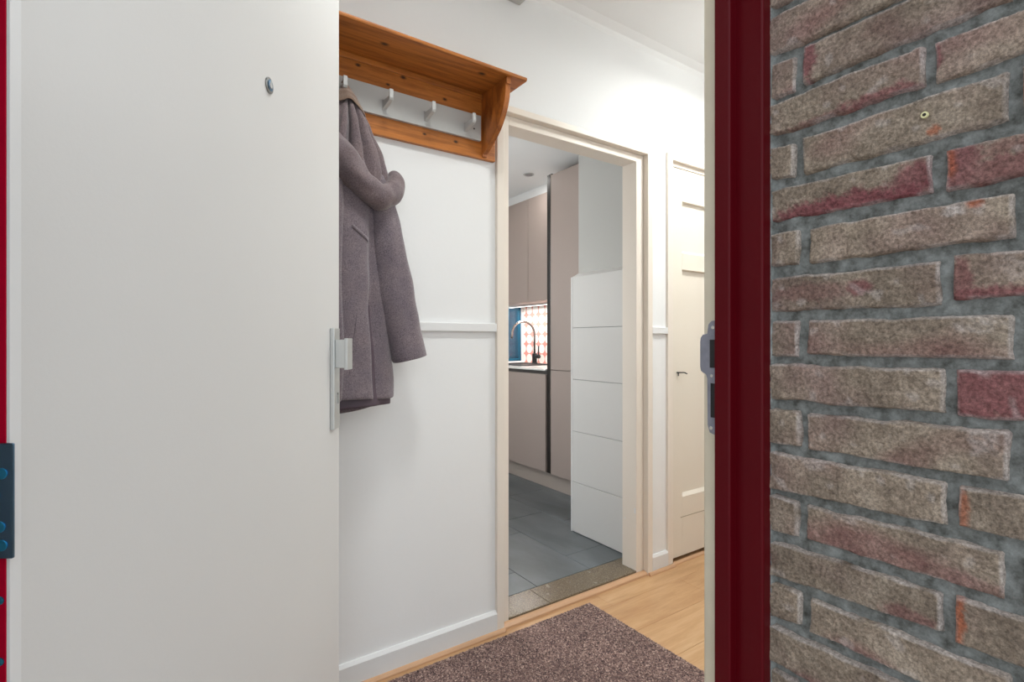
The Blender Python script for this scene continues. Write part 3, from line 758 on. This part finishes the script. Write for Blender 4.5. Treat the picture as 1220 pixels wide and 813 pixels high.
# pocket welt, laid onto the front of the body
def strip(name, x0, z0, x1, z1, wdt, off, th, mat):
    bm = B(); n = 16
    g_ = [[bm.verts.new((x0+(x1-x0)*i/n, 1.50, z0+(z1-z0)*i/n+(j-.5)*wdt)) for j in (0, .5, 1)] for i in range(n+1)]
    for i in range(n):
        for j in range(2): bm.faces.new((g_[i][j], g_[i][j+1], g_[i+1][j+1], g_[i+1][j]))
    o = fabric(name, bm, mat, 0, 0)
    sw = o.modifiers.new('sw', 'SHRINKWRAP'); sw.target = body; sw.wrap_method = 'PROJECT'; sw.use_project_y = True; sw.use_positive_direction = True; sw.use_negative_direction = True; sw.offset = off
    md = o.modifiers.new('so', 'SOLIDIFY'); md.thickness = th; md.offset = 0
    return o
strip('pocket_welt', .478, 1.478, .530, 1.444, .012, .0010, .0018, 'wool')
strip('seam', .492, 1.22, .468, 1.03, .0022, .0006, .0012, 'lining')
# sleeve: tilted tube, cuff open
def sleeve(bm, X0, sgn):
    cen = [(1.66, (.568, 1.600, .040, .040)), (1.60, (.580, 1.592, .050, .046)), (1.50, (.597, 1.585, .053, .050)), (1.4265, (.605, 1.582, .056, .050)),
           (1.292, (.631, 1.580, .061, .048)), (1.20, (.653, 1.580, .059, .046)), (1.10, (.676, 1.580, .056, .044)), (1.075, (.6835, 1.580, .054, .043))]
    if sgn < 0: cen = [(z, (X0-(c[0]-X0)-.03, c[1], c[2], c[3])) for z, c in cen]
    sheet(bm, cen, 1.66, 1.076, 36, 40, lambda a, z: 1+.05*math.sin(2*a+z*7)+.03*math.sin(a*3-z*11)-.07*g(a, math.radians(285+(z-1.3)*60), .25), .0018, zoff=lambda a, z: (.012*math.cos(a)*sgn)*max(0, (1.2-z)/.12))
bm = B(); sleeve(bm, .4857, 1); fabric('sleeve', bm, 'wool', .004)
bm = B(); sleeve(bm, .4857, -1); fabric('sleeve', bm, 'wool', .004)
# gathered fabric between hook and hood roll
up_tab = [(1.925, (.486, 1.625, .010, .010)), (1.90, (.487, 1.618, .024, .020)), (1.86, (.488, 1.608, .042, .034)), (1.80, (.489, 1.600, .070, .046)), (1.72, (.490, 1.598, .108, .054)), (1.66, (.488, 1.598, .128, .056)), (1.60, (.486, 1.60, .122, .056))]
def upfold(a, z):
    k = max(0, min(1, (1.90-z)/.06))
    return 1-.50*k*g(a, math.radians(263), .075)-.46*k*g(a, math.radians(289), .07)-.2*k*g(a, math.radians(232), .15)-.22*k*g(a, math.radians(322), .09)+.05*k*(g(a, math.radians(276), .12)+g(a, math.radians(305), .15))
bm = B(); sheet(bm, up_tab, 1.925, 1.60, 40, 190, upfold, .001); fabric('hood_back', bm, 'wool_hood', .004)
# brown facing hanging over the hook
fac_tab = [(1.945, (.486, 1.628, .006, .008)), (1.925, (.487, 1.622, .016, .014)), (1.90, (.489, 1.614, .034, .025)), (1.87, (.491, 1.606, .050, .036)), (1.835, (.492, 1.602, .068, .045))]
bm = B(); sheet(bm, fac_tab, 1.945, 1.862, 14, 60, lambda a, z: 1+.02*math.sin(3*a), .0008, zoff=lambda a, z: (-.030*max(0, math.cos(a))**1.2+.012*g(a, math.radians(262), .3))*max(0, (1.92-z)/.058))
o = fabric('neck_facing', bm, 'facing_brown', .003); o['label'] = 'brown neck facing over the hook'
bm = B(); tube(bm, smooth_path([(.480, 1.632, 1.925), (.478, 1.628, 1.945), (.4857, 1.6235, 1.953), (.493, 1.628, 1.945), (.491, 1.632, 1.925)]), .0022, 8); finish('hanging_loop', bm, 'facing_brown', coat, True)
# rolled hood edge: thick soft tube that swings down to the right and curls up
path = [(.330, 1.585, 1.80), (.385, 1.560, 1.755), (.425, 1.545, 1.705), (.465, 1.535, 1.655), (.510, 1.530, 1.610), (.555, 1.532, 1.585), (.595, 1.545, 1.588), (.622, 1.560, 1.612), (.636, 1.576, 1.645), (.632, 1.590, 1.672)]
rad = [.040, .044, .047, .048, .045, .041, .037, .033, .029, .021]
P = smooth_path(path, 6); RR = smooth_path([(r_, 0, 0) for r_ in rad], 6)
bm = B(); rg = tube(bm, P, [q.x for q in RR], 28, False)
for i, ring in enumerate(rg):
    for v_ in ring:
        n_ = noise.noise(v_.co*16)*.011+noise.noise(v_.co*42)*.004+noise.noise(v_.co*110)*.0014
        c0 = P[i]; d = (v_.co-c0); v_.co = c0+d*(1+n_/.04)
for ring, pt, nx in ((rg[0], P[0], P[0]-P[1]), (rg[-1], P[-1], P[-1]-P[-2])):
    c_ = bm.verts.new(pt+nx.normalized()*.014)
    prev = ring
    mid = [bm.verts.new(pt+(v_.co-pt)*.72+nx.normalized()*.010) for v_ in ring]
    n = len(ring)
    for k in range(n):
        bm.faces.new((ring[k], ring[(k+1) % n], mid[(k+1) % n], mid[k])); bm.faces.new((mid[k], mid[(k+1) % n], c_))
for v_ in bm.verts: v_.co.y = min(v_.co.y, 1.685)
fabric('hood_roll', bm, 'wool_hood', 0)

# ============================================================ DOORMAT
m, nt, b = newmat('mat_pile', (.2, .15, .15), .95, 0, .1)
v = N(nt, 'ShaderNodeTexVoronoi'); v.inputs['Scale'].default_value = 230; tc = N(nt, 'ShaderNodeTexCoord'); nt.links.new(tc.outputs['Object'], v.inputs['Vector'])
r = ramp(nt, v.outputs['Color'], [(.1, srgb(50, 36, 38)), (.4, srgb(108, 84, 80)), (.7, srgb(144, 118, 110)), (.95, srgb(204, 178, 164))])
n1 = noise_tex(nt, 6, 4); r2 = ramp(nt, n1.outputs[0], [(.35, (.85, .85, .85)), (.65, (1.1, 1.1, 1.1))])
mu = N(nt, 'ShaderNodeMixRGB', blend_type='MULTIPLY'); mu.inputs[0].default_value = 1; nt.links.new(r.outputs[0], mu.inputs[1]); nt.links.new(r2.outputs[0], mu.inputs[2])
nt.links.new(mu.outputs[0], b.inputs['Base Color'])
b.inputs['Sheen Weight'].default_value = .2
bm = B(); nx_, ny_ = 330, 290; mx0, mx1, my0, my1 = .42, 1.540, .52, 1.642
gr = []
for i in range(nx_+1):
    row = []
    for j in range(ny_+1):
        e = i in (0, nx_) or j in (0, ny_)
        x = mx0+(mx1-mx0)*i/nx_+(0 if e else random.uniform(-.001, .001)); y = my0+(my1-my0)*j/ny_+(0 if e else random.uniform(-.001, .001))
        row.append(bm.verts.new((x, y, .004 if e else .0085+random.uniform(-.0018, .0018))))
    gr.append(row)
for i in range(nx_):
    for j in range(ny_): bm.faces.new((gr[i][j], gr[i+1][j], gr[i+1][j+1], gr[i][j+1])).smooth = True
matt = thing('doormat', 'large mottled brown carpet mat lying on the oak floor', 'doormat', ((mx0+mx1)/2, (my0+my1)/2, .0005))
finish('pile', bm, 'mat_pile', matt)
bm = B(); box(bm, mx0, mx1, my0, my1, .0005, .0045); finish('backing', bm, 'rubber', matt)

# ============================================================ KITCHEN FURNITURE
XF = 2.404
def unit(name, label, x0, x1, y0, y1, z0, z1, door_z, cat='cabinet', gap=.002, group=None, dy=None):
    r = thing(name, label, cat, ((x0+x1)/2, (y0+y1)/2, z0), group)
    bm = B(); box(bm, x0+.020, x1, y0+.001, y1-.001, max(z0, .146), z1, .001); finish('carcass', bm, 'taupe', r)
    for (a, c) in door_z:
        for (ya, yb) in (dy or [(y0, y1)]):
            bm = B(); box(bm, x0, x0+.0185, ya+gap, yb-gap, a+gap, c-gap, .0012); finish('door', bm, 'taupe', r)
    return r
t = unit('tall_cabinet', 'tall taupe kitchen cabinet standing next to the white tiled wall section', XF, 2.988, 2.36, 2.981, .146, 2.367, [(.148, .922), (.922, 2.367)])
bm = B(); box(bm, XF+.012, XF+.06, 2.981, 3.038, .148, 2.380, .001); finish('handle_channel', bm, 'black_gap', t)
bm = B(); box(bm, XF-.001, XF+.012, 2.981, 2.984, .148, 2.372); finish('channel_edge', bm, 'gunmetal', t)
bm = B(); box(bm, XF, 2.98, 2.287, 2.358, .146, 2.367, .001); finish('filler_panel', bm, 'taupe', t)
bu = unit('base_cabinet', 'taupe base cabinet under the white worktop', XF, 2.985, 3.040, 4.113, .146, .884, [(.148, .884)], dy=[(3.040, 3.725), (3.725, 4.113)])
bm = B(); box(bm, XF+.022, XF+.05, 3.040, 4.113, .884, .910); finish('finger_channel', bm, 'dark_channel', bu)
pb = B(); box(pb, XF+.041, XF+.055, 2.287, 4.113, KZ, .145, .001)
# plinth covers the carcass front down at floor level; separate long board
tag(finish('plinth', pb, 'greige_plinth', origin=(XF+.045, 3.2, KZ)), 'long greige plinth board below the kitchen cabinets at the floor', 'plinth')
wt = B(); box(wt, XF-.004, 2.985, 3.040, 4.113, .911, .925, .002)
tag(finish('worktop', wt, 'worktop_white', origin=(2.7, 3.6, .911)), 'thin white stone worktop on the base cabinet', 'worktop')
uy = [(3.045, 3.262), (3.262, 3.845-.49+.0), ]
# upper cabinet doors: joint seen left of centre
ub = unit('wall_cabinet', 'taupe wall cabinet above the lit worktop, nearest the tall cabinet', 2.602, 2.985, 3.040, 3.532, 1.468, 2.345, [(1.468, 2.345)])
ub2 = unit('wall_cabinet', 'taupe wall cabinet above the lit worktop, farther toward the window', 2.602, 2.985, 3.533, 4.113, 1.468, 2.345, [(1.468, 2.345)])
bm = B(); box(bm, 2.64, 2.985, 2.985, 4.113, 2.346, KC-.0005)
struct(finish('trim_8', bm, 'ceiling_paint'), 'white fascia between the wall cabinets and the kitchen ceiling', 'trim')
bm = B(); box(bm, 2.785, 2.815, 3.06, 4.10, 1.454, 1.4675, .001)
ls = thing('under_cabinet_lamp', 'glowing strip lamp under the kitchen wall cabinets', 'lamp', (2.8, 3.6, 1.4675))
finish('housing', bm, 'brushed_alu', ls); bm = B(); box(bm, 2.789, 2.811, 3.065, 4.095, 1.4525, 1.4545); finish('diffuser', bm, 'led_glow', ls)
# splashback: white discs on coral
m, nt, b = newmat('splash', (.9, .6, .5), .25)
tc = N(nt, 'ShaderNodeTexCoord'); mp = N(nt, 'ShaderNodeMapping'); nt.links.new(tc.outputs['Object'], mp.inputs[0])
mp.inputs['Scale'].default_value = (0, 1/.0975, 1/.0933)
fr_ = N(nt, 'ShaderNodeVectorMath', operation='FRACTION'); nt.links.new(mp.outputs[0], fr_.inputs[0])
sb = N(nt, 'ShaderNodeVectorMath', operation='SUBTRACT'); nt.links.new(fr_.outputs[0], sb.inputs[0]); sb.inputs[1].default_value = (0, .5, .5)
ln = N(nt, 'ShaderNodeVectorMath', operation='LENGTH'); nt.links.new(sb.outputs[0], ln.inputs[0])
r = ramp(nt, ln.outputs['Value'], [(.44, srgb(250, 244, 236)), (.47, srgb(228, 150, 138))]); nt.links.new(r.outputs[0], b.inputs['Base Color'])
bm = B(); box(bm, 2.978, 2.9895, 3.042, 4.112, .926, 1.467, .001)
tag(finish('splashback', bm, 'splash', origin=(2.985, 4.07-.0975*12, 1.388-.0933*5)), 'coral splashback patterned with white circles behind the tap', 'splashback')
# sink + tap
sk = thing('kitchen_sink', 'black undermounted sink let into the white worktop', 'sink', (2.70, 3.72, .925))
bm = B(); sx0_, sx1_, sy0_, sy1_ = 2.52, 2.87, 3.52, 3.98
box(bm, sx0_, sx1_, sy0_, sy0_+.012, .9252, .932, .002, 1); box(bm, sx0_, sx1_, sy1_-.012, sy1_, .9252, .932, .002, 1)
box(bm, sx0_, sx0_+.012, sy0_+.012, sy1_-.012, .9252, .932, .002, 1); box(bm, sx1_-.012, sx1_, sy0_+.012, sy1_-.012, .9252, .932, .002, 1)
finish('rim', bm, 'black_metal', sk)
bm = B(); box(bm, sx0_+.012, sx1_-.012, sy0_+.012, sy1_-.012, .9252, .9265); finish('basin', bm, 'black_gap', sk)
fx_, fy_ = 2.915, 3.853
fc = thing('kitchen_tap', 'arched gunmetal kitchen tap with black side lever behind the sink', 'tap', (fx_, fy_, .925))
bm = B(); cyl(bm, (fx_, fy_, .9252), (0, 0, 1), .026, .010, 24, .002); cyl(bm, (fx_, fy_, .935), (0, 0, 1), .0225, .085, 24, .003); finish('tap_body', bm, 'black_metal', fc, False)
arc = [(fx_, fy_, 1.015), (fx_, fy_, 1.20)]+[(fx_-.115+.115*math.cos(a), fy_+.02*(1-math.cos(a)), 1.20+.115*math.sin(a)) for a in [PI*i/12 for i in range(1, 12)]]+[(fx_-.230, fy_+.04, 1.195), (fx_-.232, fy_+.04, 1.16)]
bm = B(); tube(bm, arc, .0105, 14); finish('spout', bm, 'gunmetal', fc, True)
bm = B(); cyl(bm, (fx_, fy_-.020, .992), (0, -1, 0), .019, .050, 20, .002); finish('valve', bm, 'black_metal', fc)
bm = B(); tube(bm, [(fx_, fy_-.058, .992), (fx_, fy_-.062, 1.09)], .0065, 10); finish('lever', bm, 'black_metal', fc, True)

# kitchen recessed spots
for (p, e), lab in zip(KIT_SPOTS, ('recessed round ceiling spotlight over the far left of the kitchen', 'recessed round ceiling spotlight seen through the doorway, near the tall cabinet')):
    if abs(p[0]-2.381) < .01 or True:
        r = thing('ceiling_spotlight', lab, 'spotlight', p, 'kitchen ceiling spotlights')
        bm = B()
        rg = [bm.verts.new((p[0]+rr*math.cos(2*PI*k/32), p[1]+rr*math.sin(2*PI*k/32), p[2]+dz)) for rr, dz in ((.043, 0), (.041, -.005), (.034, -.006), (.030, -.002)) for k in range(32)]
        for q in range(3):
            for k in range(32): bm.faces.new((rg[q*32+k], rg[q*32+(k+1) % 32], rg[(q+1)*32+(k+1) % 32], rg[(q+1)*32+k]))
        bmesh.ops.recalc_face_normals(bm, faces=bm.faces)
        finish('bezel', bm, 'brushed_alu', r, True)
        bm = B(); cyl(bm, (p[0], p[1], p[2]-.0035), (0, 0, 1), .0305, .0033, 32); finish('lens', bm, 'lens_grey', r)

pn = thing('kitchen_fill_lamp', 'added unseen white globe lamp brightening the kitchen from its left side', 'pendant lamp', (1.15, 3.0, KC))  # globe added to brighten the kitchen ceiling and walls
bm = B(); bmesh.ops.create_uvsphere(bm, u_segments=32, v_segments=20, radius=.13, matrix=Matrix.Translation((1.15, 3.0, 1.62))); finish('globe', bm, 'lamp_glow', pn, True)
bm = B(); cyl(bm, (1.15, 3.0, 1.745), (0, 0, 1), .035, .03, 20, .002); finish('cap', bm, 'brushed_alu', pn)
bm = B(); tube(bm, [(1.15, 3.0, 1.775), (1.15, 3.0, KC-.02)], .003, 8); finish('cord', bm, 'black_metal', pn, True)
bm = B(); cyl(bm, (1.15, 3.0, KC-.022), (0, 0, 1), .05, .0215, 24, .0); finish('ceiling_rose', bm, 'white_gloss', pn)
# ============================================================ HALL CEILING LAMPS, DOORBELL
for i, ((x, y, z), e) in enumerate(HALL_LAMPS):
    r = thing('ceiling_lamp', 'round white ceiling lamp at the far end of the hall', 'ceiling lamp', (x, y, ZC))
    bm = B(); cyl(bm, (x, y, ZC-.03), (0, 0, 1), .15, .0298, 40); finish('base', bm, 'white_gloss', r)
    bm = B(); cyl(bm, (x, y, ZC-.098), (0, 0, 1), .14, .068, 40); finish('diffuser', bm, 'lamp_glow', r)
p = (.60, .98, ZC); r = thing('hall_fill_lamp', 'added unseen round downlight in the hall ceiling, brightening the wall', 'downlight', p)  # fixture added to go with the hall fill light
bm = B(); cyl(bm, (p[0], p[1], ZC-.006), (0, 0, 1), .15, .0058, 32, .0); finish('bezel', bm, 'white_gloss', r)
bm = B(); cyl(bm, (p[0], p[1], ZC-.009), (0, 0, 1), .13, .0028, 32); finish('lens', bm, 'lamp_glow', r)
db = thing('doorbell_box', 'white plastic doorbell box high on the wall above the kitchen doorway', 'doorbell', (1.15, YW, 2.488))
bm = B(); box(bm, 1.07, 1.205, 1.640, YW-.0005, 2.488, 2.548, .003); finish('housing', bm, 'hook_grey', db)
bm = B()
for k in range(5): box(bm, 1.10+k*.017, 1.108+k*.017, 1.6385, 1.6402, 2.50, 2.535)
finish('grille', bm, 'dark_channel', db)
